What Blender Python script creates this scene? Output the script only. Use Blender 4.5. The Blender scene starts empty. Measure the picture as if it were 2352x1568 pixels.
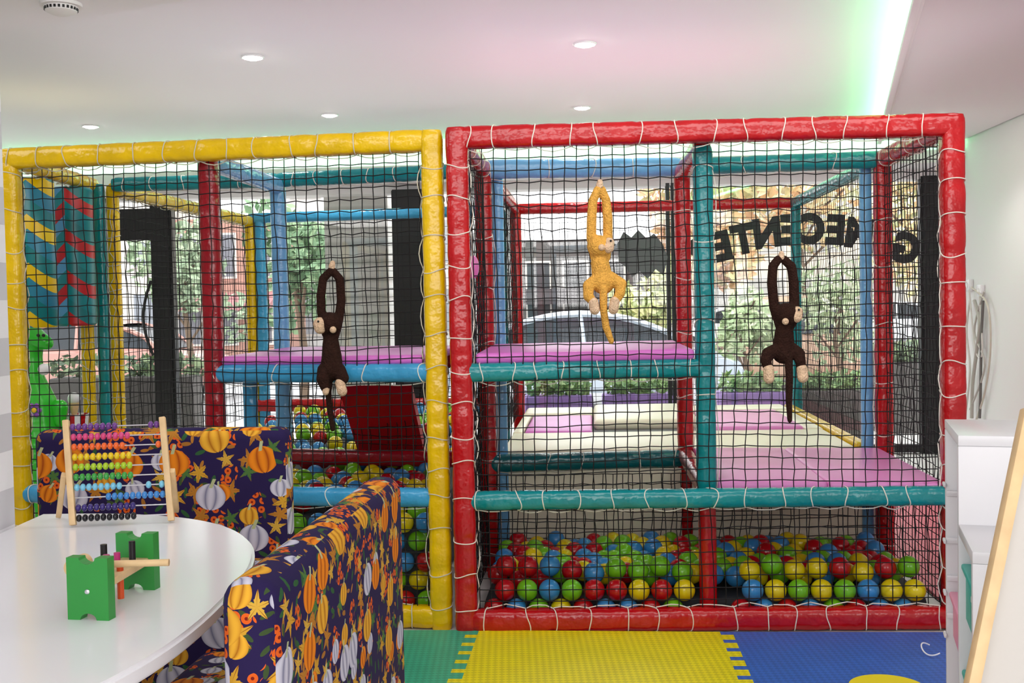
import bpy, bmesh, math, random
from mathutils import Vector, Matrix
random.seed(7)
S=bpy.context.scene
C=S.collection
S.view_settings.view_transform='Standard'
F=2500.0
# ---------------------------------------------------------------- camera
CAM=Vector((0,0,1.2))
RC=Matrix.Rotation(math.radians(90-1.92),3,'X')@Matrix.Rotation(math.radians(-1.1),3,'Z')
cd=bpy.data.cameras.new('camera'); co=bpy.data.objects.new('camera',cd); C.objects.link(co)
cd.sensor_width=36; cd.lens=36*F/2352; cd.clip_end=300; cd.clip_start=.05
co.matrix_world=Matrix.Translation(CAM)@RC.to_4x4(); S.camera=co
def ray(px,py): return RC@Vector(((px-1176)/F,-(py-784)/F,-1))
def P(px,py,Y):
    d=ray(px,py); return CAM+d*(Y/d.y)
def G(px,py,z):
    d=ray(px,py); return CAM+d*((z-1.2)/d.z)
# ---------------------------------------------------------------- materials
def lin(c):
    if isinstance(c,str):
        c=[int(c[i:i+2],16)/255 for i in (0,2,4)]
        c=[x/12.92 if x<=.04045 else ((x+.055)/1.055)**2.4 for x in c]
    return (c[0],c[1],c[2],1)
def newmat(name):
    m=bpy.data.materials.new(name); m.use_nodes=True
    nt=m.node_tree; b=nt.nodes['Principled BSDF']; return m,nt,b
def mat(name,col,rough=.5,spec=.5,bump=0,bscale=20,var=0,vscale=5,coat=0,metal=0):
    m,nt,b=newmat(name)
    b.inputs['Base Color'].default_value=lin(col); b.inputs['Roughness'].default_value=rough
    b.inputs['Specular IOR Level'].default_value=spec; b.inputs['Metallic'].default_value=metal
    b.inputs['Coat Weight'].default_value=coat
    tc=nt.nodes.new('ShaderNodeTexCoord')
    if var:
        n=nt.nodes.new('ShaderNodeTexNoise'); n.inputs['Scale'].default_value=vscale; n.inputs['Detail'].default_value=4
        nt.links.new(tc.outputs['Object'],n.inputs['Vector'])
        r=nt.nodes.new('ShaderNodeMapRange'); r.inputs[1].default_value=.3; r.inputs[2].default_value=.7; r.inputs[3].default_value=1-var; r.inputs[4].default_value=1+var
        nt.links.new(n.outputs[0],r.inputs[0])
        h=nt.nodes.new('ShaderNodeHueSaturation'); h.inputs['Color'].default_value=lin(col); nt.links.new(r.outputs[0],h.inputs['Value'])
        nt.links.new(h.outputs[0],b.inputs['Base Color'])
    if bump:
        n=nt.nodes.new('ShaderNodeTexNoise'); n.inputs['Scale'].default_value=bscale; n.inputs['Detail'].default_value=3
        nt.links.new(tc.outputs['Object'],n.inputs['Vector'])
        bp=nt.nodes.new('ShaderNodeBump'); bp.inputs['Strength'].default_value=bump; bp.inputs['Distance'].default_value=.02
        nt.links.new(n.outputs[0],bp.inputs['Height']); nt.links.new(bp.outputs[0],b.inputs['Normal'])
    return m
def emis(name,col,st):
    m,nt,b=newmat(name); b.inputs['Base Color'].default_value=lin(col)
    b.inputs['Emission Color'].default_value=lin(col); b.inputs['Emission Strength'].default_value=st; return m
def vinyl(name,col): return mat(name,col,rough=.2,spec=.55,bump=.5,bscale=15,var=.12,vscale=9)
V={'red':vinyl('vinyl_red','B40B13'),'yel':vinyl('vinyl_yellow','E6BC00'),'teal':vinyl('vinyl_teal','07858A'),
   'blue':vinyl('vinyl_blue','3F9CCB'),'sky':vinyl('vinyl_sky_blue','6FAFDD'),'dred':vinyl('vinyl_dark_red','96131F'),'dteal':vinyl('vinyl_dark_teal','0A6268')}
mag=mat('pad_magenta','D873CB',rough=.35,bump=.1,bscale=6)
pinkp=mat('pad_pink','E98FD0',rough=.35,bump=.1,bscale=6)
cream=mat('vinyl_cream','F1EBD2',rough=.35,bump=.15,bscale=8)
netm=mat('net_black','0B0B0D',rough=.8)
cordm=mat('cord_white','E9E4D8',rough=.8)
ycord=mat('cord_grey','CFCBB8',rough=.8)
white=mat('white_laminate','EEEEF0',rough=.25)
whitem=mat('white_paint','EDEAEA',rough=.7)
ceilm=mat('ceiling_paint','EFEDEF',rough=.8)
black=mat('black_metal','121214',rough=.4)
wood=mat('light_wood','E0BF8E',rough=.5,var=.1,vscale=30)
chrome=mat('chrome','D8D8DC',rough=.2,metal=1)
# ---------------------------------------------------------------- mesh helpers
def frame_of(d):
    d=d.normalized(); a=Vector((0,0,1)) if abs(d.z)<.9 else Vector((0,1,0))
    u=d.cross(a).normalized(); v=u.cross(d).normalized(); return u,v
def squircle(t,n):
    return 1/((abs(math.cos(t))**n+abs(math.sin(t))**n)**(1/n))
def tube(bm,pts,r,sides=8,radii=None,cap=True,mi=0,sq=2):
    pts=[Vector(p) for p in pts]; n=len(pts); rings=[]; u=None
    for i,p in enumerate(pts):
        d=(pts[min(i+1,n-1)]-pts[max(i-1,0)])
        if d.length<1e-9: d=Vector((0,0,1))
        d.normalize()
        if u is None: u,v=frame_of(d)
        else:
            u=u-d*u.dot(d)
            if u.length<1e-6: u,_=frame_of(d)
            u.normalize(); v=u.cross(d)
        rr=radii[i] if radii else r
        ring=[]
        for k in range(sides):
            t=2*math.pi*k/sides; q=rr*(squircle(t,sq) if sq!=2 else 1)
            ring.append(bm.verts.new(p+u*math.cos(t)*q+v*math.sin(t)*q))
        rings.append(ring)
    for i in range(n-1):
        for k in range(sides):
            f=bm.faces.new((rings[i][k],rings[i][(k+1)%sides],rings[i+1][(k+1)%sides],rings[i+1][k])); f.material_index=mi
    if cap:
        bm.faces.new(rings[0]).material_index=mi; bm.faces.new(rings[-1][::-1]).material_index=mi
def cyl(bm,a,b,r,sides=16,r2=None,mi=0):
    tube(bm,[a,b],r,sides,[r,r if r2 is None else r2],mi=mi)
def merge(bm,t,mi=0):
    mp={}
    for v in t.verts: mp[v]=bm.verts.new(v.co)
    for f in t.faces:
        try:
            g=bm.faces.new([mp[v] for v in f.verts]); g.material_index=mi; g.smooth=f.smooth
        except ValueError: pass
    t.free()
def box(bm,c,s,rz=0,bev=0,rot=None,seg=2,mi=0):
    t=bmesh.new(); bmesh.ops.create_cube(t,size=1)
    bmesh.ops.scale(t,vec=Vector(s),verts=t.verts)
    if bev: bmesh.ops.bevel(t,geom=t.edges[:],offset=bev,segments=seg,profile=.5,affect='EDGES')
    R=rot if rot is not None else Matrix.Rotation(rz,3,'Z')
    bmesh.ops.transform(t,matrix=Matrix.Translation(Vector(c))@R.to_4x4(),verts=t.verts)
    merge(bm,t,mi)
def sph(bm,c,r,seg=20,rings=12,sc=(1,1,1),rot=None,mi=0):
    t=bmesh.new(); bmesh.ops.create_uvsphere(t,u_segments=seg,v_segments=rings,radius=r)
    bmesh.ops.scale(t,vec=Vector(sc),verts=t.verts)
    M=Matrix.Translation(Vector(c))
    if rot is not None: M=M@rot.to_4x4()
    bmesh.ops.transform(t,matrix=M,verts=t.verts); merge(bm,t,mi)
def prism(bm,pts,off,mi=0):
    off=Vector(off); a=[bm.verts.new(Vector(p)) for p in pts]; b=[bm.verts.new(Vector(p)+off) for p in pts]
    n=len(pts); fs=[bm.faces.new(a),bm.faces.new(b[::-1])]
    for i in range(n): fs.append(bm.faces.new((a[i],b[i],b[(i+1)%n],a[(i+1)%n])))
    for f in fs: f.material_index=mi
def torus(bm,c,R,r,axis=(0,0,1),n=24,s=8):
    u,v=frame_of(Vector(axis)); tube(bm,[Vector(c)+u*math.cos(2*math.pi*i/n)*R+v*math.sin(2*math.pi*i/n)*R for i in range(n+1)],r,s,cap=False)
def obj(name,bm,m,parent=None,smooth=True,uv=False,auto=40):
    bmesh.ops.recalc_face_normals(bm,faces=bm.faces[:])
    if smooth:
        for f in bm.faces: f.smooth=True
        for e in bm.edges:
            if len(e.link_faces)==2 and e.calc_face_angle(0)>math.radians(auto): e.smooth=False
    me=bpy.data.meshes.new(name); bm.to_mesh(me); bm.free()
    for x in (m if isinstance(m,(list,tuple)) else [m]): me.materials.append(x)
    if uv:
        ul=me.uv_layers.new(name='UVMap'); k=float(uv)
        for p in me.polygons:
            n=p.normal
            for li in p.loop_indices:
                q=me.vertices[me.loops[li].vertex_index].co
                if abs(n.z)>.75: w_=(q.x,q.y)
                elif abs(n.x)>abs(n.y): w_=(q.y,q.z+.37)
                else: w_=(q.x+3.3,q.z)
                ul.data[li].uv=(w_[0]*k,w_[1]*k)
    o=bpy.data.objects.new(name,me); C.objects.link(o)
    if parent is not None:
        o.parent=parent
        if parent.get('_w') is not None: o.matrix_parent_inverse=Matrix.Translation(-Vector(parent['_w']))
    return o
def tag(o,label,cat,group=None,kind=None):
    o['label']=label; o['category']=cat
    if group: o['group']=group
    if kind: o['kind']=kind
    return o
def thing(name,label,cat,loc,group=None):
    o=bpy.data.objects.new(name,None); C.objects.link(o); o.location=loc; o.empty_display_size=.05
    o['_w']=list(loc); return tag(o,label,cat,group)
def struct(name,bm,m,parent=None,smooth=False):
    o=obj(name,bm,m,parent,smooth)
    if parent is None: o['kind']='structure'
    return o
B=bmesh.new
# structure axes: U to the right along the front, D into the depth
ANG=math.radians(4.3)
D=Vector((math.sin(ANG),math.cos(ANG),0)); U=Vector((math.cos(ANG),-math.sin(ANG),0))
# ---------------------------------------------------------------- room shell
floorm=mat('floor_grey','D2CFCB',rough=.5,var=.06,vscale=3)
bm=B(); box(bm,(0,3.7,-.05),(12,10,.1)); struct('floor',bm,floorm)
bm=B(); box(bm,(0,3.7,2.47),(12,10,.1)); struct('ceiling',bm,ceilm)
bm=B(); box(bm,(0,-1.4,1.2),(12,.15,2.6)); struct('wall_back',bm,whitem)
# lower slab top left
a=G(0,75,2.35); b=G(430,0,2.35); dr=(b-a).normalized()
bm=B(); q=[a-dr*4,a+dr*2.2,Vector((-.2,-1.2,2.35)),Vector((-6,-1.2,2.35))]
for p in q: p.z=2.35
prism(bm,q,(0,0,.07)); struct('ceiling_front_soffit',bm,ceilm)
# right soffit with moulding and led cove
r1=G(2040,270,2.3); r2=G(2115,0,2.3); rd=(r1-r2).normalized(); rn=Vector((-rd.y,rd.x,0))  # rn to the left
e0=r2-rd*.5; e1=r1+rd*1.0
bm=B(); prism(bm,[e0,e1,Vector((3.2,7.7,2.3)),Vector((2.9,3.3,2.3))],(0,0,.05)); struct('ceiling_right_soffit',bm,ceilm)
bm=B()
for k,(o_,h_) in enumerate([(0,.03),(.02,.05),(.035,.075)]):
    c=(e0+e1)/2+rn*(.018-k*.018)+Vector((0,0,-.012+.02*k))
    box(bm,c,((e1-e0).length,.03,.03),rz=math.atan2(rd.y,rd.x),bev=.006)
struct('trim_1',bm,whitem,smooth=True)
ledg=emis('led_green','5BFF95',14)
bm=B(); c=(e0+e1)/2-rn*.03+Vector((0,0,.062)); box(bm,c,((e1-e0).length,.015,.012),rz=math.atan2(rd.y,rd.x))
tag(obj('led_strip',bm,ledg,smooth=False),'green glowing LED strip along the right ceiling cove','light strip')
def area(name,loc,size,col,power,rot=None,look=None,sy=None):
    l=bpy.data.lights.new(name,'AREA'); l.energy=power; l.color=col[:3]; l.size=size
    if sy: l.shape='RECTANGLE'; l.size_y=sy
    o=bpy.data.objects.new(name,l); C.objects.link(o); o.location=loc
    if look is not None: o.rotation_euler=(Vector(look)-Vector(loc)).to_track_quat('-Z','Y').to_euler()
    elif rot: o.rotation_euler=rot
    return o
def strip_light(name,a,b,w,aim,col,power):
    mid=(a+b)/2; x=(b-a).normalized(); z=-Vector(aim).normalized(); y=z.cross(x).normalized(); z=x.cross(y)
    l=bpy.data.lights.new(name,'AREA'); l.shape='RECTANGLE'; l.size=(b-a).length; l.size_y=w; l.energy=power; l.color=col
    o=bpy.data.objects.new(name,l); C.objects.link(o)
    o.matrix_world=Matrix.Translation(mid)@Matrix((x,y,z)).transposed().to_4x4(); return o
strip_light('cove_light_right',e0+Vector((0,0,.07)),e1+Vector((0,0,.07)),.03,rn*.9+Vector((0,0,.6)),(.24,1,.42),9)
# rear soffit
def rear(px,py=500,off=0):   # a point on the rear window line
    d=ray(px,py); t=(8.55+off)/(d.y+.075*d.x); return CAM+d*t
def rline(x,off=0,z=0): return Vector((x,8.55+off-.075*x,z))
bm=B(); prism(bm,[rline(-5.5,-.55,2.17),rline(3.5,-.55,2.17),rline(3.5,.1,2.17),rline(-5.5,.1,2.17)],(0,0,.05)); struct('ceiling_rear_soffit',bm,ceilm)
bm=B(); prism(bm,[rline(-5.5,-.58,2.15),rline(3.5,-.58,2.15),rline(3.5,-.55,2.15),rline(-5.5,-.55,2.15)],(0,0,.09)); struct('trim_2',bm,whitem)
bm=B(); prism(bm,[rline(-5.5,-.1,2.22),rline(3.5,-.1,2.22),rline(3.5,0,2.22),rline(-5.5,0,2.22)],(0,0,.25)); struct('ceiling_rear_riser',bm,ceilm)
bm=B(); box(bm,rline(-.9,-.5,2.235),(8,.015,.012),rz=-ANG)
tag(obj('led_strip',bm,ledg,smooth=False),'pale green glowing LED strip along the rear cove above the windows','light strip')
strip_light('cove_light_rear',rline(-5.2,-.5,2.25),rline(3.1,-.5,2.25),.03,(0,.8,.6),(.66,1,.72),20)
# right wall
wr0=Vector((3.27,8.3,0)); wr1=wr0-D*10.2
bm=B(); prism(bm,[wr0,wr1,wr1+U*.2,wr0+U*.2],(0,0,2.45)); struct('wall_right',bm,whitem)
# left wall behind the table, with faint stripes
sm,nt,bs=newmat('striped_wallpaper'); tc=nt.nodes.new('ShaderNodeTexCoord'); sx=nt.nodes.new('ShaderNodeSeparateXYZ'); nt.links.new(tc.outputs['Object'],sx.inputs[0])
mm=nt.nodes.new('ShaderNodeMath'); mm.operation='PINGPONG'; mm.inputs[1].default_value=.085; nt.links.new(sx.outputs[2],mm.inputs[0])
m2=nt.nodes.new('ShaderNodeMath'); m2.operation='GREATER_THAN'; m2.inputs[1].default_value=.0425; nt.links.new(mm.outputs[0],m2.inputs[0])
mx=nt.nodes.new('ShaderNodeMix'); mx.data_type='RGBA'; mx.inputs[6].default_value=lin('EAEAEE'); mx.inputs[7].default_value=lin('CACAD0'); nt.links.new(m2.outputs[0],mx.inputs[0]); nt.links.new(mx.outputs[2],bs.inputs['Base Color']); bs.inputs['Roughness'].default_value=.6
wl=P(38,1195,2.48)
bm=B(); box(bm,(wl.x-.15,wl.y-1.2,1.17),(.3,2.4,2.34),bev=.008); struct('wall_left',bm,sm)
bm=B(); box(bm,(-5.6,3.7,1.25),(.2,10,2.5)); struct('wall_far_left',bm,whitem)
# ---------------------------------------------------------------- window wall at the rear
gm,nt,bs=newmat('window_glass'); out=nt.nodes['Material Output']; tr=nt.nodes.new('ShaderNodeBsdfTransparent'); gl=nt.nodes.new('ShaderNodeBsdfGlossy'); gl.inputs['Roughness'].default_value=.02
ms=nt.nodes.new('ShaderNodeMixShader'); ms.inputs[0].default_value=.06; nt.links.new(tr.outputs[0],ms.inputs[1]); nt.links.new(gl.outputs[0],ms.inputs[2]); nt.links.new(ms.outputs[0],out.inputs[0])
bm=B(); prism(bm,[rline(-5.5,0,2.1),rline(3.5,0,2.1),rline(3.5,.2,2.1),rline(-5.5,.2,2.1)],(0,0,.35)); struct('wall_rear',bm,whitem)
def vpost(bm,px,w,z0=0,z1=2.12,dp=.08):
    p=rear(px); box(bm,(p.x,p.y+.04,(z0+z1)/2),(w,dp,z1-z0),rz=-ANG)
wins=[(10,250),(390,905),(975,1535),(1547,2120)]
for i,(pa,pb) in enumerate(wins):
    bm=B(); A=rear(pa);Bq=rear(pb); A.z=Bq.z=0
    vpost(bm,pa,.03);vpost(bm,pb,.03)
    z=.04; prism(bm,[A+Vector((0,0,z-.03)),Bq+Vector((0,0,z-.03)),Bq+Vector((0,.06,z-.03)),A+Vector((0,.06,z-.03))],(0,0,.06))
    w=struct('window_%d'%(i+1),bm,black)
    bm=B(); prism(bm,[A+Vector((0,.03,.05)),Bq+Vector((0,.03,.05)),Bq+Vector((0,.035,.05)),A+Vector((0,.035,.05))],(0,0,2.05)); obj('pane',bm,gm,w,False)
bm=B(); vpost(bm,940,.24,dp=.2); struct('wall_rear_pier',bm,black)
bm=B(); vpost(bm,2137,.11,dp=.12); struct('trim_3',bm,black)
bm=B(); p=rear(2175); box(bm,(p.x+.15,p.y+.1,1.1),(.45,.15,2.2),rz=-ANG); struct('wall_rear_right',bm,whitem)
# door
bm=B(); vpost(bm,252,.06); vpost(bm,367,.15,dp=.1)
A=rear(252);Bq=rear(367); A.z=Bq.z=1.78
prism(bm,[A,Bq,Bq+Vector((0,.08,0)),A+Vector((0,.08,0))],(0,0,.25)); A.z=Bq.z=.0; prism(bm,[A,Bq,Bq+Vector((0,.08,0)),A+Vector((0,.08,0))],(0,0,.2))
dr_=struct('door_1',bm,black)
bm=B(); p=rear(348); tube(bm,[(p.x-.07*math.sin(math.pi*k/12),p.y-.06,.85+.6*k/12) for k in range(13)],.012,8); obj('door_handle',bm,black,dr_)
# pillar outside
plm,nt,bs=newmat('grooved_render'); tc=nt.nodes.new('ShaderNodeTexCoord'); wv=nt.nodes.new('ShaderNodeTexWave'); wv.bands_direction='Z'; wv.inputs['Scale'].default_value=2.2; nt.links.new(tc.outputs['Object'],wv.inputs[0])
cr=nt.nodes.new('ShaderNodeValToRGB'); cr.color_ramp.elements[0].color=lin('BAB8B3'); cr.color_ramp.elements[1].color=lin('DCDAD6'); cr.color_ramp.elements[1].position=.4; nt.links.new(wv.outputs[0],cr.inputs[0]); nt.links.new(cr.outputs[0],bs.inputs['Base Color'])
bm=B(); p=rear(832,off=.45); box(bm,(p.x,p.y,1.1),(.52,.5,2.6),rz=-ANG); struct('wall_pillar_outside',bm,plm)
# lettering on glass
bk=mat('vinyl_letter_black','222226',rough=.5)
lt=thing('window_lettering','black arched shop lettering on the right window, mirrored from inside','lettering',rear(1850,540))
for ch,px,py,an in [('R',1604,584,14),('E',1660,568,12),('T',1708,552,10),('N',1762,538,7),('E',1816,530,3),('C',1864,528,0),('E',1920,531,-4),('M',1974,539,-8),('A',2030,554,-12),('G',2080,573,-16)]:
    cu=bpy.data.curves.new('t','FONT'); cu.body=ch; cu.size=.295; cu.extrude=.002; cu.offset=.017; cu.align_x='CENTER'; cu.align_y='CENTER'
    o=bpy.data.objects.new('t',cu); C.objects.link(o); bpy.context.view_layer.update()
    me=bpy.data.meshes.new_from_object(o.evaluated_get(bpy.context.evaluated_depsgraph_get())); bpy.data.objects.remove(o)
    p=rear(px,py,.0)
    Mx=Matrix.Translation(p)@Matrix.Rotation(-ANG,4,'Z')@Matrix.Rotation(math.radians(-an),4,'Y')@Matrix.Rotation(math.radians(90),4,'X')@Matrix.Scale(-1,4,(1,0,0))@Matrix.Scale(.92,4,(1,0,0))
    bm=B(); bm.from_mesh(me); bmesh.ops.transform(bm,matrix=Mx,verts=bm.verts); obj('letter',bm,bk,lt,False)
bm=B(); prism(bm,[rear(x,y,-.004) for x,y in [(1418,560),(1432,532),(1450,545),(1466,528),(1486,548),(1502,536),(1522,560),(1534,590),(1524,632),(1506,618),(1488,640),(1470,622),(1452,636),(1436,612),(1422,600)]],(0,.003,0))
tag(obj('window_decal',bm,mat('vinyl_decal_grey','6C6E72',rough=.5),None,False),'dark ragged vinyl decal on the window left of the red centre post','decal')
# ---------------------------------------------------------------- padded frame helpers
Z0=.043; ZT=1.81; R0=.043
def pad(name,a,b,r,m,par,lash=None,gap=.125,side=None,start=.06,SQ=2.7):
    a=Vector(a);b=Vector(b); L=(b-a).length; d=(b-a)/L
    n=max(6,int(L/.015)); ks=[start+gap*i+random.uniform(-.024,.024)*(gap/.125) for i in range(int((L-start)/gap)+1) if start+gap*i<L-.03]
    pts=[];rad=[]; ph=random.uniform(0,6)
    for i in range(n+1):
        t=L*i/n; rr=r*.95*(1+.02*math.sin(t*31+ph)*math.sin(t*13+a.z)+.008*math.sin(t*83+ph))
        if lash:
            for k in ks: rr-=r*.07*math.exp(-((t-k)/.012)**2)
        e=min(t,L-t)
        if e<.02: rr*=.86+.14*e/.02
        pts.append(a+d*t); rad.append(rr)
    bm=B(); tube(bm,pts,r,28,rad,sq=SQ); o=obj(name,bm,m,par)
    if lash:
        u,v=frame_of(d); sd=Vector(side)-d*Vector(side).dot(d); sd.normalize()
        best=max(range(4),key=lambda i:[u,v,-u,-v][i].dot(sd)); a0=best*math.pi/2; s_=[u,v,-u,-v][best]; cr_=d.cross(s_); path=[]
        rr=r*.95*.97+.0014
        for j,k in enumerate(ks):
            tl=random.uniform(-.02,.02); t2=random.uniform(-.008,.008)
            for i in range(29):
                an=a0+2*math.pi*i/28; q=rr*squircle(an,SQ); path.append(a+d*(k+tl*math.sin(an-a0)+t2*math.sin(2*(an-a0)))+u*math.cos(an)*q+v*math.sin(an)*q)
            if j<len(ks)-1:
                sg=random.uniform(.002,.012)
                for f_ in (.25,.5,.75): path.append(a+d*(k+(ks[j+1]-k)*f_)+s_*(r*.98+.003+(sg if f_==.5 else sg*.6))+cr_*random.uniform(-.012,.012))
        bm=B(); tube(bm,path,.0021,5); obj('lashing_cord',bm,lash,par)
    return o
def net(par,c00,c10,c11,c01,sp=.043,r=.0019,jit=.0055,sag=.014,name='net'):
    c00,c10,c11,c01=[Vector(x) for x in (c00,c10,c11,c01)]
    nu=max(2,round(((c10-c00).length+(c11-c01).length)/2/sp)); nv=max(2,round((c01-c00).length/sp))
    ud=(c10-c00).normalized(); vd=(c01-c00).normalized(); nd=ud.cross(vd).normalized()
    ph=[random.uniform(0,6.28) for _ in range(6)]
    g=[[None]*(nv+1) for _ in range(nu+1)]
    for i in range(nu+1):
        for j in range(nv+1):
            s=i/nu;t=j/nv
            p=(c00*(1-s)+c10*s)*(1-t)+(c01*(1-s)+c11*s)*t
            e=min(1,4*min(s,1-s,t,1-t)+.25)
            p=p+ud*e*jit*(math.sin(5*t*2+ph[0])+.8*math.sin(11*s+7*t+ph[1])+.5*random.uniform(-1,1))+vd*e*jit*(math.sin(6*s+ph[2])+.8*math.sin(9*t+6*s+ph[3])+.5*random.uniform(-1,1)-(1.4*(i%2) if t>.8 else 0)-1.2*math.sin(math.pi*s)*t)+nd*e*sag*(math.sin(4*s+ph[4])*math.sin(5*t+ph[5])+.3*random.uniform(-1,1))
            g[i][j]=p
    bm=B()
    for i in range(nu+1): tube(bm,g[i],r,4,cap=False)
    for j in range(nv+1): tube(bm,[g[i][j] for i in range(nu+1)],r,4,cap=False)
    return obj(name,bm,netm,par)
def at(p,z): return Vector((p.x,p.y,z))
yl=at(P(30,600,4.30),0); yr=at(P(1003,850,4.03),0); rl=at(P(1060,850,3.98),0); rr=at(P(2187,600,3.90),0)
ym=at(P(475,600,4.19),0)+D*.05; rm=at(P(1621,700,3.98),0)+D*.05
D1=.93; D2=3.0
# ---------------------------------------------------------------- yellow frame
YF=thing('play_frame','yellow-edged padded climbing frame with black net, left of the red one','climbing frame',yl)
def front(par,l,r,m,cd_):
    pad('post',at(l,0),at(l,ZT+.035),R0,m,par,cd_,side=U,start=.1,SQ=3.6)
    pad('post',at(r,0),at(r,ZT+.035),R0,m,par,cd_,side=-U,start=.1,SQ=3.6)
    pad('rail',at(l,ZT)-U*.03,at(r,ZT)+U*.03,R0,m,par,cd_,side=(0,0,-1),SQ=3.6)
    pad('rail',at(l,Z0)+U*.02,at(r,Z0)-U*.02,R0,m,par,cd_,side=(0,0,1),SQ=3.6)
front(YF,yl,yr,V['yel'],ycord)
net(YF,at(yl,.07)+U*.05,at(yr,.07)-U*.05,at(yr,ZT-.03)-U*.05,at(yl,ZT-.03)+U*.05)
pad('post',at(ym,0),at(ym,ZT-.03),.04,V['dred'],YF)
ym2=ym+D*D1; yl2=yl+D*D1; yr2=yr+D*D1; yl3=yl+D*D2; yr3=yr+D*D2
pad('rail',at(ym,ZT-.03),at(ym2,ZT-.03),.038,V['sky'],YF)
pad('post',at(ym2,0),at(ym2,ZT-.03),.038,V['sky'],YF)
pad('rail',at(yl2,ZT),at(ym2,ZT),.036,V['teal'],YF,cordm,gap=.14,side=(0,0,-1))
pad('rail',at(ym2,ZT),at(yr2,ZT),.036,V['teal'],YF,cordm,gap=.14,side=(0,0,-1))
for k,m in ((-.085,'yel'),(-.04,'teal'),(.0,'yel')):
    q=yl2+U*(k-.02)+D*(k*1.5+.03); pad('post',at(q,0),at(q,ZT),.027 if m=='teal' else .03,V[m],YF,ycord if m=='yel' else None,side=-D)
pad('rail',at(yl,ZT),at(yl2-U*.1,ZT),.034,V['yel'],YF,ycord,side=(0,0,-1))
pad('rail',at(yl2,ZT-.02),at(yl3,ZT-.02),.036,V['yel'],YF,ycord,side=(0,0,-1))
pad('post',at(yl3,0),at(yl3,ZT),.036,V['yel'],YF); q=yl3+U*.07; pad('post',at(q,0),at(q,ZT),.037,V['blue'],YF)
pad('rail',at(yl3,ZT),at(yr3,ZT),.036,V['blue'],YF); pad('rail',at(yl3,.56),at(yr3,.56),.045,V['red'],YF)
pad('post',at(yr3,0),at(yr3,ZT),.036,V['teal'],YF)
q=ym+U*.06+D*.25; pad('post',at(q,0),at(q,.93),.03,V['blue'],YF)
ZP=.955
def padbox(name,a,b,c,d,z0,z1,m,par=None,bev=.016):
    bm=B(); pts=[Vector((p.x,p.y,z0)) for p in (a,b,c,d)]; prism(bm,pts,(0,0,z1-z0)); bmesh.ops.recalc_face_normals(bm,faces=bm.faces[:])
    bmesh.ops.bevel(bm,geom=bm.edges[:],offset=min(bev,(z1-z0)*.45),segments=3,profile=.5,affect='EDGES'); return obj(name,bm,m,par)
pad('rail',at(ym,ZP),at(yr,ZP),.037,V['blue'],YF,cordm,gap=.2,side=(0,0,-1))
padbox('platform_pad',ym+U*.03-D*.02,yr-U*.05-D*.0,yr2-U*.03,ym2+U*.03,.985,1.022,mag,YF)
pad('rail',at(ym2,ZP),at(yr2,ZP),.036,V['dred'],YF)
pad('rail',at(yl,.49),at(yr,.49),.037,V['blue'],YF,cordm,gap=.2,side=(0,0,-1))
pad('rail',at(ym2,.5),at(yr2,.5),.04,V['dred'],YF)
pad('post',at(yr2,0),at(yr2,ZT),.038,V['blue'],YF)
# ramp (red, sloping away under the platform)
t0=P(785,885,4.93);t1=P(948,885,4.91);t2=P(985,1060,5.35);t3=P(838,1060,5.38)
bm=B(); nn=(t1-t0).cross(t3-t0).normalized(); prism(bm,[t0,t1,t2,t3],-nn*.05); obj('ramp',bm,mat('vinyl_ramp','CC1A24',rough=.35,bump=.15,bscale=6),YF,False)
net(YF,at(yl3,.5),at(yr3,.5),at(yr3,ZT-.03),at(yl3,ZT-.03),sp=.055,r=.0014)
net(YF,at(yl2,.5),at(yl3,.5),at(yl3,ZT-.04),at(yl2,ZT-.04),sp=.055,r=.0014)
net(YF,at(ym2,.48),at(yr2,.48),at(yr2,.92),at(ym2,.92))
# pit floor blocks
padm=mat('pit_mat_grey','23282E',rough=.7)
padbox('pit_base',ym+D*.2-U*.02,yr+D*.2-U*.1,yr3-D*.1-U*.05,ym-U*.5+D*2.9,0.0,.36,padm,YF,.03)
# ---------------------------------------------------------------- red frame
RF=thing('play_frame','red-edged padded climbing frame with ball pit, right of the yellow one','climbing frame',rl)
front(RF,rl,rr,V['red'],cordm)
net(RF,at(rl,.07)+U*.05,at(rr,.07)-U*.05,at(rr,ZT-.03)-U*.05,at(rl,ZT-.03)+U*.05)
rl2=rl+D*D1; rr2=rr+D*D1; rm2=rm+D*D1; rl3=rl+D*D2; rr3=rr+D*D2
pad('post',at(rm,.485),at(rm,ZT-.04),.038,V['teal'],RF,cordm,gap=.28,side=U)
pad('post',at(rm,0),at(rm,.46),.034,V['red'],RF)
pad('rail',at(rm,ZT-.03),at(rm2,ZT-.03),.036,V['red'],RF)
pad('post',at(rm2,0),at(rm2,ZT),.038,V['red'],RF,cordm,gap=.25,side=U)
for q,s in ((rl,1),(rr,-1)):
    pad('rail',at(q,ZT),at(q+D*D1,ZT),.04,V['red'],RF,cordm,gap=.2,side=(0,0,-1))
    p2=q+D*D1; pad('post',at(p2,0),at(p2,ZT),.04,V['red'],RF,cordm,gap=.25,side=U*s)
    p3=p2+U*s*.06+D*.06 if s>0 else p2-U*.06+D*.06; pad('post',at(p3,0),at(p3,ZT),.027,V['sky'],RF)
pad('rail',at(rl2,ZT),at(rm2,ZT),.044,V['sky'],RF,cordm,gap=.2,side=(0,0,-1))
pad('rail',at(rm2,ZT),at(rr2,ZT),.04,V['teal'],RF,cordm,gap=.2,side=(0,0,-1))
pad('rail',at(rl2,ZT),at(rl3,ZT),.036,V['red'],RF); pad('rail',at(rr2,ZT),at(rr3,ZT),.034,V['teal'],RF)
pad('post',at(rl3,0),at(rl3,ZT),.038,V['red'],RF); pad('post',at(rr3,0),at(rr3,ZT),.032,V['teal'],RF)
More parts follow.
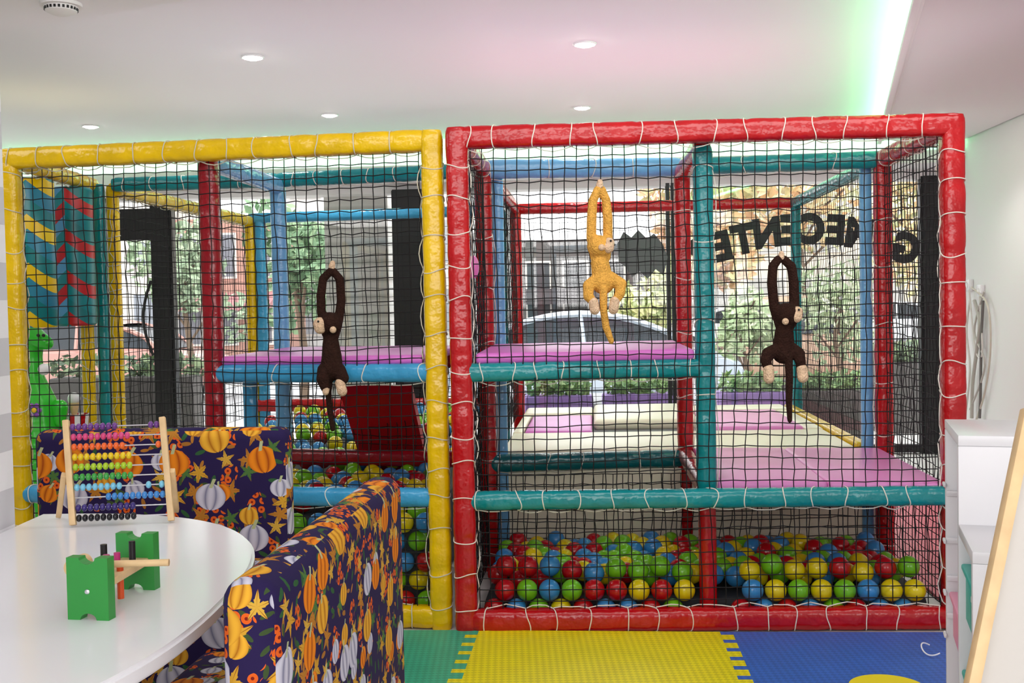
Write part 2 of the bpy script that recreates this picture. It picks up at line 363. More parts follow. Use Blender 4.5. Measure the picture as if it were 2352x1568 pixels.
pad('rail',at(rl3,ZT),at(rr3,ZT),.036,V['red'],RF)
pad('rail',at(rl,ZP),at(rm,ZP),.037,V['teal'],RF,cordm,gap=.11,side=(0,0,-1))
padbox('platform_pad',rl+U*.05-D*.0,rm-U*.04-D*.03,rm2-U*.04,rl2+U*.03,.985,1.026,mag,RF)
pad('rail',at(rl2,ZP),at(rm2,ZP),.036,V['dred'],RF)
pad('rail',at(rl,.485),at(rr,.485),.037,V['teal'],RF,cordm,gap=.12,side=(0,0,-1))
pad('rail',at(rm,.5),at(rm2,.5),.036,V['dred'],RF)
mid=(rm+rr)/2; mid2=(rm2+rr2)/2
padbox('platform_pad',rm+U*.04-D*.01,mid,mid2,rm2+U*.03,.485,.535,pinkp,RF)
padbox('platform_pad',mid,rr-U*.03,rr2-U*.02,mid2,.485,.535,pinkp,RF)
pad('rail',at(rl2,.485),at(rm2,.485),.042,V['dteal'],RF,cordm,gap=.2,side=(0,0,-1))
bm=B(); prism(bm,[at(rl2,.005)+D*.06,at(rr2,.005)+D*.06,at(rr2,.005)+D*.08,at(rl2,.005)+D*.08],(0,0,.44)); obj('backing_board',bm,cream,RF,False)
net(RF,at(rl2,.03)-D*.045,at(rr2,.03)-D*.045,at(rr2,.44)-D*.045,at(rl2,.44)-D*.045)
net(RF,at(rl,.05),at(rl2,.05),at(rl2,ZT-.03),at(rl,ZT-.03))
net(RF,at(rr,.05),at(rr2,.05),at(rr2,ZT-.03),at(rr,ZT-.03))
net(RF,at(rl2,.5),at(rl3,.5),at(rl3,ZT-.03),at(rl2,ZT-.03),sp=.05,r=.0015)
net(RF,at(rr2,.5),at(rr3,.5),at(rr3,ZT-.03),at(rr2,ZT-.03),sp=.05,r=.0015)
net(RF,at(rl3,.5),at(rr3,.5),at(rr3,ZT-.03),at(rl3,ZT-.03),sp=.055,r=.0014)
padbox('pit_base',rl+D*.13+U*.05,rr+D*.13-U*.05,rr2-D*.06-U*.05,rl2-D*.06+U*.05,.0,.085,padm,RF,.03)
bm=B(); p=P(1087,613,4.2); sph(bm,p,.045,sc=(.5,.6,1.0)); obj('climbing_hold',bm,mat('hold_pink','E97BC4',rough=.3),RF)
# ---------------------------------------------------------------- trampoline
TR=thing('trampoline','cream-padded rectangular trampoline with grey bed behind the ball pit','trampoline',rl2+D*1.1+U*.9)
def q4(u0,u1,v0,v1):  # fractions across / metres deep
    def f(u,v): return (rl2*(1-u)+rr2*u)+D*v
    return f(u0,v0),f(u1,v0),f(u1,v1),f(u0,v1)
bedm=mat('trampoline_bed','6F7174',rough=.7)
padbox('bed',*q4(.03,.97,.15,2.0),.49,.505,bedm,TR,.004)
padbox('edge_pad',*q4(.03,.94,.1,.78),.495,.53,cream,TR,.014)
padbox('edge_pad',*q4(.27,.6,1.08,2.02),.5,.56,cream,TR,.028)
padbox('edge_pad',*q4(.03,.27,1.62,2.02),.5,.545,cream,TR,.02)
padbox('edge_pad',*q4(.6,.94,1.72,2.02),.5,.545,cream,TR,.02)
padbox('edge_pad',*q4(.03,.06,.78,1.62),.5,.535,cream,TR,.012)
padbox('edge_pad',*q4(.89,.94,.78,1.72),.5,.535,cream,TR,.012)
padbox('side_strip',*q4(.945,.975,.1,2.0),.5,.545,V['yel'],TR,.01)
for i,z in enumerate((.1,.9)):
    for v in (.2,1.9):
        p=q4(z,z,v,v)[0]; bm=B(); cyl(bm,at(p,0),at(p,.49),.025); obj('leg',bm,black,TR)
o=padbox('foam_mat',*q4(.065,.265,.8,1.6),.5065,.535,mag); tag(o,'pink foam mat lying on the trampoline bed by the red rear post','mat')
o=padbox('foam_mat',*q4(.61,.885,.8,1.7),.5065,.545,pinkp); tag(o,'pink foam mat with rounded edge on the right part of the trampoline','mat')
# ---------------------------------------------------------------- plastic balls
BR=.04
bmesh_ball=B(); bmesh.ops.create_uvsphere(bmesh_ball,u_segments=22,v_segments=14,radius=BR)
for f in bmesh_ball.faces: f.smooth=True
BC={'yellow':'DEC80E','lime green':'70BC1E','red':'B40E17','blue':'3788C4'}
KEYS=['yellow']*6+['lime green']*6+['red']*5+['blue']*5
meshes={}
for k,c in BC.items():
    me=bpy.data.meshes.new('plastic_ball'); bmesh_ball.to_mesh(me); me.materials.append(mat('ball_'+k.replace(' ','_'),c,rough=.2,spec=.55)); meshes[k]=me
bl=[]; fl=(rr-rl).length; SP=.0835
for j in range(10):
    v=.09+.08*j
    n=int((fl-.2)/SP)
    for i in range(n+1):
        u=.095+SP*i+(SP/2 if j%2 else 0)
        if u>fl-.088: continue
        x=rl+U*u+D*v
        if abs((x-rm).dot(U))<.078 and abs((x-rm).dot(D))<.085: continue
        if j==0:
            bl.append((at(x,.058),'r')); x2=x+U*SP/2
            if u+SP/2<fl-.088 and not(abs((x2-rm).dot(U))<.08): bl.append((at(x2,.13),'r'))
        else:
            bl.append((at(x+D*random.uniform(-.006,.006),.085+BR+(.045 if j==1 else 0)+random.uniform(0,.038)),'r'))
wy=(yr-ym).dot(U)
for k in range(5):
    for i in range(9):
        u=wy-.086-.085*i-(.034 if k%2 else 0)
        if u<.05: continue
        if i>=2 and k<3: continue
        bl.append((at(ym+U*u+D*(.045+(.025 if k%2 else 0)),.05+.077*k),'y'))
        if i<3: bl.append((at(ym+U*(u-.045+(.05 if i==0 and k%2 else 0))+D*.135,.065+.08*k),'y'))
v=.23; nrow=0
while v<2.75:
    u0=.09 if v<1.0 else -.42
    for i in range(int((wy-.03-u0)/.087)):
        x=ym+U*(u0+.087*i+random.uniform(-.01,.01)+(.04 if nrow%2 else 0))+D*v
        if (x-ym2).length<.1: continue
        if abs((x-ym2).dot(D))<.09: continue
        if 1.0<v<1.55 and (x-ym).dot(U)>.33: hgt=0
        else: hgt=.075*min(1,max(0,v-.95)*1.6)
        bl.append((at(x,.36+BR+random.uniform(0,.04)+hgt+.015*v),'y'))
    v+=.095 if v<1 else .15
    nrow+=1
bl.sort(key=lambda t:(t[0]-CAM).length)
far=[]
for idx,(p,z) in enumerate(bl):
    k=random.choice(KEYS)
    if idx<300:
        o=bpy.data.objects.new('plastic_ball',meshes[k]); C.objects.link(o); o.location=p
        where='under the red frame' if z=='r' else 'behind the sofas in the yellow frame'
        tag(o,'glossy %s plastic ball in the pit %s'%(k,where),'ball','%s pit balls %s'%(k,where))
    else: far.append((p,k))
if far:
    bm=B(); ks=list(BC)
    for p,k in far: sph(bm,p,BR,14,9,mi=ks.index(k))
    o=obj('plastic_ball_heap',bm,[meshes[k].materials[0] for k in ks])
    tag(o,'mixed coloured plastic balls heaped at the back of the yellow frame','balls',kind='stuff')
# ---------------------------------------------------------------- plush monkeys
def fur(name,c): return mat(name,c,rough=.95,spec=.1,bump=.7,bscale=160,var=.18,vscale=60)
skin=fur('plush_cream','E8C7A6'); eye=mat('eye_black','050505',rough=.1)
def organic(name,chains,Y,m,par,vox=.0035,smooth=3):
    bm=B(); s=Y/F
    for ch in chains:
        pts=[(P(x,y,Y+dz),r*s) for x,y,dz,r in ch]
        for (a,ra),(b,rb) in zip(pts,pts[1:]):
            n=max(2,int((b-a).length/(min(ra,rb)*.35)))
            for i in range(n+1): sph(bm,a.lerp(b,i/n),ra+(rb-ra)*i/n,10,8)
        if len(pts)==1: sph(bm,pts[0][0],pts[0][1],14,10)
    o=obj(name,bm,m,par)
    md=o.modifiers.new('r','REMESH'); md.mode='VOXEL'; md.voxel_size=vox; md.use_smooth_shade=True
    sm_=o.modifiers.new('s','SMOOTH'); sm_.factor=.6; sm_.iterations=smooth
    bpy.context.view_layer.update()
    me=bpy.data.meshes.new_from_object(o.evaluated_get(bpy.context.evaluated_depsgraph_get()))
    o.modifiers.clear(); o.data=me
    return o
def monkey(label,col,Y,body,hands,face,feet,ears,eyes,muz):
    p=P(*hands[0][:2],Y); t=thing('plush_monkey',label,'soft toy',p)
    m=fur('plush_'+col,col)
    organic('body',body,Y,m,t)
    for h in hands: organic('hand',[[(h[0],h[1],0,h[2]),(h[0]+h[3],h[1]+h[4],0,h[2]*.8)]],Y,skin,t,.003)
    organic('face',face,Y,skin,t,.003)
    for f in feet: organic('foot',[f],Y,skin,t,.003)
    for e in ears: organic('ear',[[e]],Y,skin,t,.003)
    for e in eyes:
        bm=B(); sph(bm,P(e[0],e[1],Y+e[2]),e[3]*Y/F,12,8); obj('eye',bm,eye,t)
    bm=B(); sph(bm,P(muz[0],muz[1],Y+muz[2]),2.6*Y/F,10,8); obj('nose',bm,eye,t)
Yl=4.02; 
monkey('dark brown plush monkey hanging by joined hands on the yellow frame net','33201A',Yl,
 [[(760,622,0,9),(742,640,0,10),(737,680,0,11),(738,715,0,11),(750,765,.0,12)],[(765,622,.01,9),(780,640,.01,10),(784,690,.01,11),(778,735,.01,11),(768,770,.0,12)],
  [(757,742,-.01,26),(762,744,-.01,25)],[(758,765,0,14),(760,790,0,20),(762,820,0,24),(762,848,0,27)],
  [(745,850,-.01,17),(741,870,-.03,15),(748,890,-.03,12)],[(778,850,-.01,17),(787,868,-.03,15),(781,880,-.03,12)],
  [(757,865,0,9),(754,900,0,8),(757,940,0,7),(764,985,0,6)]],
 [(762,612,8,2,-8)],[[(735,744,-.03,16),(735,753,-.032,14)]],[[(781,880,-.04,12),(786,898,-.045,12)],[(749,893,-.035,9),(748,900,-.04,8)]],
 [(765,757,-.05,8)],[(731,738,-.054,2.6)],(722,748,-.035))
Yc=3.93
monkey('golden tan plush monkey hanging from the red frame net above the car','E8AE52',Yc,
 [[(1373,436,0,10),(1362,460,0,11),(1359,500,0,12),(1358,545,0,12),(1368,590,0,13)],[(1382,436,.01,10),(1392,460,.01,11),(1396,500,.01,12),(1396,545,.01,12),(1390,590,0,13)],
  [(1373,565,-.01,26),(1381,566,-.01,25)],[(1378,585,0,17),(1378,605,0,22),(1382,630,0,24),(1385,648,0,28)],
  [(1370,645,-.01,17),(1352,656,-.02,14),(1351,680,-.03,12),(1362,692,-.03,10)],[(1402,640,-.01,17),(1426,652,-.02,14),(1424,674,-.03,12),(1414,690,-.03,10)],
  [(1386,662,-.03,10),(1386,710,-.03,9),(1392,750,-.02,9),(1404,783,-.02,7)]],
 [(1377,426,9,1,-8)],[[(1399,558,-.025,13),(1397,568,-.03,14)]],[[(1363,694,-.035,12),(1366,711,-.04,12)],[(1412,692,-.035,12),(1409,710,-.04,12)]],
 [(1382,568,-.05,8)],[(1403,553,-.048,2.6)],(1411,562,-.03))
Yr=3.86
monkey('dark brown plush monkey hanging on the red frame net at right','33201A',Yr,
 [[(1787,596,0,10),(1775,612,0,11),(1773,650,0,12),(1778,705,0,12),(1792,745,0,13)],[(1801,596,.01,10),(1818,612,.01,11),(1823,650,.01,12),(1824,700,.01,12),(1815,745,0,13)],
  [(1806,722,-.01,27),(1813,724,-.01,26)],[(1804,745,0,17),(1801,765,0,22),(1800,790,0,25),(1800,808,0,28)],
  [(1783,805,-.01,17),(1764,812,-.02,15),(1759,828,-.03,13),(1764,845,-.03,11)],[(1818,803,-.01,17),(1834,812,-.02,15),(1838,828,-.03,13),(1841,845,-.03,11)],
  [(1811,820,-.03,10),(1813,870,-.03,9),(1812,920,-.03,8),(1814,965,-.03,6)]],
 [(1794,590,8,1,-8)],[[(1831,716,-.025,13),(1829,727,-.03,14)]],[[(1765,848,-.035,13),(1766,868,-.04,13)],[(1842,848,-.035,13),(1844,866,-.04,13)]],
 [(1804,738,-.05,8)],[(1835,711,-.048,2.6)],(1843,722,-.03))
# ---------------------------------------------------------------- chevron pads and toys at the left
def chevron(name,A_,B_,freq):
    m,nt,b=newmat(name); b.inputs['Roughness'].default_value=.3
    tc=nt.nodes.new('ShaderNodeTexCoord'); s=nt.nodes.new('ShaderNodeSeparateXYZ'); nt.links.new(tc.outputs['Object'],s.inputs[0])
    def mt(op,a,b_=None):
        n=nt.nodes.new('ShaderNodeMath'); n.operation=op
        for i,x in enumerate((a,b_)):
            if x is None: continue
            if isinstance(x,(int,float)): n.inputs[i].default_value=x
            else: nt.links.new(x,n.inputs[i])
        return n.outputs[0]
    h=mt('ADD',s.outputs[2],mt('MULTIPLY',mt('ABSOLUTE',s.outputs[0]),.85)); w=mt('FRACT',mt('MULTIPLY',mt('ADD',h,5),freq))
    def ramp(cs):
        r=nt.nodes.new('ShaderNodeValToRGB'); r.color_ramp.interpolation='CONSTANT'
        e=r.color_ramp.elements; e[0].color=lin(cs[0][1]); e[1].position=cs[1][0]; e[1].color=lin(cs[1][1])
        for p_,c_ in cs[2:]: k=e.new(p_); k.color=lin(c_)
        nt.links.new(w,r.inputs[0]); return r.outputs[0]
    mx=nt.nodes.new('ShaderNodeMix'); mx.data_type='RGBA'; nt.links.new(mt('GREATER_THAN',s.outputs[0],0.0),mx.inputs[0]); nt.links.new(ramp(A_),mx.inputs[6]); nt.links.new(ramp(B_),mx.inputs[7])
    nt.links.new(mx.outputs[2],b.inputs['Base Color']); return m
chy=chevron('chevron_yellow',[(0,'EAC400'),(.3,'0A757A'),(.65,'118A90')],[(0,'EAC400'),(.3,'0E7E84'),(.65,'2A84A4')],4.9)
chr_=chevron('chevron_red',[(0,'BA1620'),(.34,'0A7F86'),(.67,'5298C4')],[(0,'0A7F86'),(.36,'BA1620'),(.68,'0C7478')],5.4)
for px,w,y0,y1,Y,m,lb in ((82,86,412,752,4.66,chy,'hanging teal punch bag with yellow chevrons in the yellow frame corner'),
                     (169,90,432,748,5.0,chr_,'hanging teal punch bag with red and blue chevrons beside the yellow posts')):
    a=P(px,y1,Y); b=P(px+2,y0,Y); c=(a+b)/2; r=w*Y/F/2; h=(b.z-a.z)/2
    t=thing('punch_bag',lb,'punch bag',c)
    bm=B(); tube(bm,[(0,0,-h),(0,0,-h+.01),(0,0,h-.01),(0,0,h)],r,20,[r*.9,r,r,r*.9]); o=obj('bag',bm,m,t); o.matrix_parent_inverse=Matrix()
    bm=B(); cyl(bm,(0,0,h),(0,0,ZT-c.z-.02),.006,8); o=obj('hanging_cord',bm,cordm,t); o.matrix_parent_inverse=Matrix()
grn=mat('toy_green','2FBE2B',rough=.25,spec=.6)
gp=thing('toy_animal','bright green plastic long-necked toy animal inside the yellow frame','toy',P(90,1080,4.9))
organic('body',[[(76,772,0,26),(72,820,0,25),(74,870,0,28),(88,930,0,43),(95,1000,0,50),(95,1060,0,50),(95,1200,0,46)],[(76,772,0,26),(94,782,-.04,20),(108,788,-.06,15)]],4.9,grn,gp,.007)
bm=B(); sph(bm,P(101,848,4.8),.026); obj('knob',bm,white,gp)
bm=B()
for k in range(6): sph(bm,P(78+12*math.cos(k*1.047),942+12*math.sin(k*1.047),4.805),.0115,12,8,sc=(1,.35,1))
obj('flower',bm,mat('flower_purple','8A4FB0'),gp)
bm=B(); sph(bm,P(78,942,4.795),.011,12,8,sc=(1,.5,1)); obj('flower_centre',bm,mat('flower_yellow','F0C020'),gp)
for ex in (88,100):
    bm=B(); sph(bm,P(ex,770,4.815),.008,12,8); obj('eye',bm,eye,gp)
organic('arm',[[(118,930,.02,13),(138,935,-.02,18),(137,968,-.02,14)]],4.9,grn,gp,.006)
ic=thing('toy_ice_cream','toy ice cream cone on a red and white striped cup behind the net','toy',P(172,1000,4.95))
bm=B(); sph(bm,P(170,915,4.95),.028); obj('scoop',bm,white,ic)
bm=B(); cyl(bm,P(171,952,4.95),P(170,924,4.95),.012,12,.025); obj('cone',bm,wood,ic)
bm=B(); a=P(176,1012,4.95); b=P(176,950,4.95); n=14
for k in range(n):
    t0_=2*math.pi*k/n;t1_=2*math.pi*(k+1)/n
    f=bm.faces.new([bm.verts.new(q) for q in (a+Vector((math.cos(t0_)*.045,math.sin(t0_)*.045,0)),a+Vector((math.cos(t1_)*.045,math.sin(t1_)*.045,0)),b+Vector((math.cos(t1_)*.056,math.sin(t1_)*.056,0)),b+Vector((math.cos(t0_)*.056,math.sin(t0_)*.056,0)))]); f.material_index=k%2
obj('striped_cup',bm,[V['red'],white],ic,False)
bm=B(); sph(bm,P(163,708,5.02),.03,sc=(1,.5,1.2)); tag(obj('toy_ball',bm,mat('toy_orange','E0521C',rough=.3)),'small orange red toy hanging below the chevron punch bag','toy')
# ---------------------------------------------------------------- foam floor tiles
def tilem(name,c):
    m=mat(name,c,rough=.45,var=.05,vscale=8); nt=m.node_tree; b=nt.nodes['Principled BSDF']
    tc=nt.nodes.new('ShaderNodeTexCoord'); mp=nt.nodes.new('ShaderNodeMapping'); mp.inputs['Rotation'].default_value=(0,0,.78); nt.links.new(tc.outputs['Object'],mp.inputs[0])
    ch=nt.nodes.new('ShaderNodeTexChecker'); ch.inputs['Scale'].default_value=62; nt.links.new(mp.outputs[0],ch.inputs[0])
    bp=nt.nodes.new('ShaderNodeBump'); bp.inputs['Strength'].default_value=.8; bp.inputs['Distance'].default_value=.004; nt.links.new(ch.outputs[1],bp.inputs['Height']); nt.links.new(bp.outputs[0],b.inputs['Normal'])
    src=b.inputs['Base Color'].links[0].from_socket
    h=nt.nodes.new('ShaderNodeHueSaturation'); nt.links.new(src,h.inputs['Color']); mr=nt.nodes.new('ShaderNodeMapRange'); mr.inputs[3].default_value=.86; mr.inputs[4].default_value=1.1; nt.links.new(ch.outputs[1],mr.inputs[0]); nt.links.new(mr.outputs[0],h.inputs['Value']); nt.links.new(h.outputs[0],b.inputs['Base Color'])
    return m
fo=at(G(1375,1460,0),0)   # centre-top of the yellow tile
def teeth(u0,v0,v1,ph=0,n=22,a=.022):
    pts=[]; st=(v1-v0)/n
    for i in range(n):
        s=1 if (i+ph)%2 else -1
        x=u0+a*s; v=v0+st*i; pts+=[(x,v-st*.12*s),(x,v+st+st*.12*s)]
    return pts
ul=(at(G(1065,1514,0),0)-fo).dot(U); ur=(at(G(1690,1514,0),0)-fo).dot(U)
Lp=teeth(ul,-1.0,.02); Rp=teeth(ur,-1.0,.02,1)
def w(u,v,z=0): q=fo+U*u+D*v; return Vector((q.x,q.y,z))
def tile(lab,out,m):
    bm=B(); prism(bm,[w(u,v,0.0005) for u,v in out],(0,0,.012)); return tag(obj('foam_tile',bm,m,None,False),lab,'foam mat')
tile('yellow foam puzzle floor tile in front of the red frame',Lp+Rp[::-1],tilem('foam_yellow','E4D612'))
tile('green foam puzzle floor tile between the sofa and the yellow tile',[(ul-.5,.02),(ul-.5,-1)]+Lp,tilem('foam_green','35A884'))
tile('blue foam puzzle floor tile beside the white storage unit',Rp+[(ur+.95,.02),(ur+.95,-1)],tilem('foam_blue','3567BE'))
bm=B(); c=at(P(2040,1600,3.28),.0128); cyl(bm,c,c+Vector((0,0,.002)),.115,40); tag(obj('floor_sticker',bm,mat('sticker_yellow','F0DC1E',rough=.5)),'round yellow sticker on the blue floor tile','sticker')
bm=B(); q=rr+U*.06; prism(bm,[at(q,.0005)-D*.02,at(q,.0005)+U*1.2-D*.02,at(q,.0005)+U*1.2+D*3,at(q,.0005)+D*3],(0,0,.012)); tag(obj('foam_tile',bm,tilem('foam_pink','E2596F'),None,False),'pink foam floor mat along the right side of the red frame','foam mat')
# ---------------------------------------------------------------- pumpkin fabric
def pumpkin():
    m,nt,b=newmat('pumpkin_fabric'); b.inputs['Roughness'].default_value=.85; b.inputs['Specular IOR Level'].default_value=.2
    tc=nt.nodes.new('ShaderNodeTexCoord'); uv=tc.outputs['UV']
    def mt(op,a,b_=None):
        n=nt.nodes.new('ShaderNodeMath'); n.operation=op
        for i,x in enumerate((a,b_)):
            if x is None: continue
            if isinstance(x,(int,float)): n.inputs[i].default_value=x
            else: nt.links.new(x,n.inputs[i])
        return n.outputs[0]
    def col(fac,a,b_):
        n=nt.nodes.new('ShaderNodeMix'); n.data_type='RGBA'
        nt.links.new(fac,n.inputs[0])
        for i,x in ((6,a),(7,b_)):
            if isinstance(x,str): n.inputs[i].default_value=lin(x)
            else: nt.links.new(x,n.inputs[i])
        return n.outputs[2]
    def layer(cell,ox,oy,rnd=.6,rot=1.0):
        mp=nt.nodes.new('ShaderNodeMapping'); mp.inputs['Scale'].default_value=(1/cell,1/cell,1); mp.inputs['Location'].default_value=(ox,oy,0); nt.links.new(uv,mp.inputs[0])
        v=nt.nodes.new('ShaderNodeTexVoronoi'); v.voronoi_dimensions='2D'; v.inputs['Scale'].default_value=1; v.inputs['Randomness'].default_value=rnd; nt.links.new(mp.outputs[0],v.inputs['Vector'])
        s=nt.nodes.new('ShaderNodeVectorMath'); s.operation='SUBTRACT'; nt.links.new(mp.outputs[0],s.inputs[0]); nt.links.new(v.outputs['Position'],s.inputs[1])
        sc=nt.nodes.new('ShaderNodeSeparateColor'); nt.links.new(v.outputs['Color'],sc.inputs[0])
        a=mt('MULTIPLY',mt('SUBTRACT',sc.outputs[2],.5),rot)
        vr=nt.nodes.new('ShaderNodeVectorRotate'); vr.rotation_type='Z_AXIS'; nt.links.new(s.outputs[0],vr.inputs['Vector']); nt.links.new(a,vr.inputs['Angle'])
        xy=nt.nodes.new('ShaderNodeSeparateXYZ'); nt.links.new(vr.outputs[0],xy.inputs[0])
        return xy.outputs[0],xy.outputs[1],sc.outputs[0],sc.outputs[1]
    cur='261B48'
    # leafy sprigs: thin pointed ellipses
    for cell,ox,oy,th_,ca,cb in ((.034,.3,.7,.6,'2F5A34','A06A2A'),(.027,.8,.15,.7,'3C4F2C','B0742C')):
        x,y,c1,c2=layer(cell,ox,oy,.9,6.28)
        y3=mt('MULTIPLY',y,2.7); e=mt('ADD',mt('MULTIPLY',x,x),mt('MULTIPLY',y3,y3)); f=mt('MULTIPLY',mt('LESS_THAN',e,.13),mt('GREATER_THAN',c1,th_))
        cur=col(f,cur,col(mt('GREATER_THAN',c2,.6),ca,cb))
    # berries
    x,y,c1,c2=layer(.018,.1,.2,.5)
    nz=nt.nodes.new('ShaderNodeTexNoise'); nz.noise_dimensions='2D'; nz.inputs['Scale'].default_value=17; nz.inputs['Detail'].default_value=0; nt.links.new(uv,nz.inputs['Vector'])
    dd=mt('ADD',mt('MULTIPLY',x,x),mt('MULTIPLY',y,y)); f=mt('MULTIPLY',mt('LESS_THAN',dd,.18),mt('GREATER_THAN',nz.outputs[0],.65))
    cur=col(f,cur,col(mt('LESS_THAN',dd,.02),'DC5F1E','7A1C10'))
    # pointed maple leaves
    for cell,ox,oy,th_,ca,cb in ((.062,.55,.35,.42,'CC9A30','B4782A'),(.05,.1,.9,.68,'D0A43E','46743A')):
        x,y,c1,c2=layer(cell,ox,oy,.7,6.28)
        an=mt('ARCTAN2',y,x); d=mt('SQRT',mt('ADD',mt('MULTIPLY',x,x),mt('MULTIPLY',y,y)))
        lob=mt('SUBTRACT',1,mt('ABSOLUTE',mt('SINE',mt('MULTIPLY',an,2.5))))
        tri=mt('SUBTRACT',1,mt('ABSOLUTE',mt('SINE',mt('MULTIPLY',an,7.5))))
        th=mt('ADD',mt('ADD',.13,mt('MULTIPLY',lob,.27)),mt('MULTIPLY',tri,.06))
        f=mt('MULTIPLY',mt('LESS_THAN',d,th),mt('GREATER_THAN',c1,th_)); vein=mt('GREATER_THAN',lob,.93)
        cur=col(f,cur,col(vein,col(mt('GREATER_THAN',c2,.5),ca,cb),'8A4E18'))
    # pumpkins, two sizes
    for cell,ox,oy,minc in ((.066,.37,.61,.75),(.1,0,0,.22)):
        x,y,c1,c2=layer(cell,ox,oy,.55,.7)
        yy=mt('MULTIPLY',y,1.2); R=.36; yy2=mt('MULTIPLY',yy,yy)
        hw=mt('SQRT',mt('MAXIMUM',mt('SUBTRACT',R*R,yy2),.004)); q=mt('DIVIDE',x,hw)
        rib=mt('ABSOLUTE',mt('SINE',mt('ADD',mt('MULTIPLY',q,4.71),1.57)))
        edge=mt('ADD',mt('ADD',mt('MULTIPLY',x,x),yy2),mt('MULTIPLY',mt('SUBTRACT',1,rib),.018))
        on=mt('GREATER_THAN',c1,minc); f=mt('MULTIPLY',mt('LESS_THAN',edge,R*R),on)
        sh=mt('POWER',rib,.7)
        org=col(sh,'96380A','E8871A'); whi=col(sh,'6C6D8C','CCCAD8'); yel=col(sh,'A25C0E','E4AA34')
        pc=col(mt('GREATER_THAN',c2,.42),org,col(mt('GREATER_THAN',c2,.72),whi,yel))
        stem=mt('MULTIPLY',mt('LESS_THAN',mt('ABSOLUTE',mt('SUBTRACT',x,mt('MULTIPLY',mt('SUBTRACT',y,.25),.35))),.038),mt('MULTIPLY',mt('GREATER_THAN',y,.2),mt('LESS_THAN',y,.41)))
        cur=col(f,cur,pc); cur=col(mt('MULTIPLY',stem,on),cur,'B2B98A')
    nt.links.new(cur,b.inputs['Base Color']); return m
fab=pumpkin()
legm=mat('sofa_leg','1B1512',rough=.5)
def sofa(label,pa,pb,th,zt,out,seat_d,zs=.42,uvk=1.0):
    pa=Vector((pa[0],pa[1],0));pb=Vector((pb[0],pb[1],0)); L=(pb-pa).length; ang=math.atan2(pb.y-pa.y,pb.x-pa.x); c=(pa+pb)/2
    out=Vector(out)
    t=thing('sofa',label,'sofa',at(c,0))
    bm=B(); box(bm,at(c,(zt+.08)/2),(L,th,zt-.08),rz=ang,bev=.036,seg=5); obj('backrest',bm,fab,t,uv=uvk)
    sc=c+out*(th/2+seat_d/2-.005); bm=B(); box(bm,at(sc,(zs+.12)/2),(L-.01,seat_d,zs-.12),rz=ang,bev=.035,seg=4); obj('seat',bm,fab,t,uv=uvk)
    d=(pb-pa).normalized()
    for s in (-1,1):
        for q in (c+d*s*(L/2-.06)+out*.0,c+d*s*(L/2-.06)+out*(seat_d)):
            bm=B(); cyl(bm,at(q,0),at(q,.125),.018,12,.026); obj('leg',bm,legm,t)
sofa('pumpkin print sofa with its back to the camera, right of the white table',(-.380,1.51),(-.297,2.47),.086,.82,(-.997,.084,0),.40,uvk=.98)
sofa('pumpkin print sofa facing the table, against the yellow frame',(-1.545,3.53),(-.715,3.47),.1,.825,(-.072,-.997,0),.5,uvk=.7)
# ---------------------------------------------------------------- table
ZTb=.72
TB=thing('table','white table with rounded end holding the abacus, beside the striped wall','table',(-.8,1.75,0))
xr=-.487; xl=wl.x+.004; yc=1.805; rx=.643; ry=.8; out=[]
for k in range(-32,33):
    a=math.pi/2*k/32; s=1 if a>=0 else -1
    x=xr-rx+rx*abs(math.cos(a))**(2/2.5)
    if x>xl+1e-3: out.append((x,yc+s*ry*abs(math.sin(a))**(2/2.5)))
out.append((xl,yc+ry)); out.append((xl,yc-ry))
bm=B(); prism(bm,[(x,y,ZTb-.028) for x,y in out],(0,0,.028)); bmesh.ops.remove_doubles(bm,verts=bm.verts,dist=1e-4); bmesh.ops.recalc_face_normals(bm,faces=bm.faces[:])
bmesh.ops.bevel(bm,geom=[e for e in bm.edges if abs(e.verts[0].co.z-e.verts[1].co.z)<1e-5],offset=.006,segments=2,affect='EDGES'); obj('tabletop',bm,mat('table_white','F0F0F4',rough=.16,spec=.6),TB,auto=60)
for y in (1.3,2.2):
    bm=B(); cyl(bm,(-.85,y,.02),(-.85,y,ZTb-.028),.03); cyl(bm,(-.85,y,0),(-.85,y,.02),.2,32); obj('leg',bm,chrome,TB)
# abacus
ab=G(168,1210,ZTb); aa=math.radians(8); rv=Vector((math.cos(aa),math.sin(aa),0)); bv=Vector((-math.sin(aa),math.cos(aa),0)); up=(Vector((0,0,1))*.96+bv*.26-rv*.1).normalized(); AW=.214
AB=thing('abacus','wooden abacus with ten rows of coloured beads on the white table','abacus',ab+rv*AW/2)
def beam(bm,a,b,w_,d_,nrm):
    a=Vector(a);b=Vector(b); x=(b-a).normalized(); y=Vector(nrm)-x*Vector(nrm).dot(x); y.normalize(); z=x.cross(y); R=Matrix((x,y,z)).transposed()
    box(bm,(a+b)/2,((b-a).length,w_,d_),rot=R,bev=.002)
for s in (0,1):
    bq=ab+rv*AW*s; bm=B(); beam(bm,bq+Vector((0,0,.004)),bq+up*.245,.014,.016,rv); obj('upright',bm,wood,AB)
    bm=B(); off=rv*(-.012 if s==0 else .012); beam(bm,bq+up*.12+off,bq+off+bv*.12-rv*.05*(1 if s==0 else .4)+Vector((0,0,.005)),.012,.014,rv); obj('leg',bm,wood,AB)
bcol=['6B3A86','D6477F','EE6A2C','E8C81C','A9CC2A','3FA045','7CC6E2','3F87CC','3A2C74','17171C']
lay=[(8,2),(10,0),(9,1),(10,0),(10,0),(10,0),(8,2),(0,10),(10,0),(10,0)]
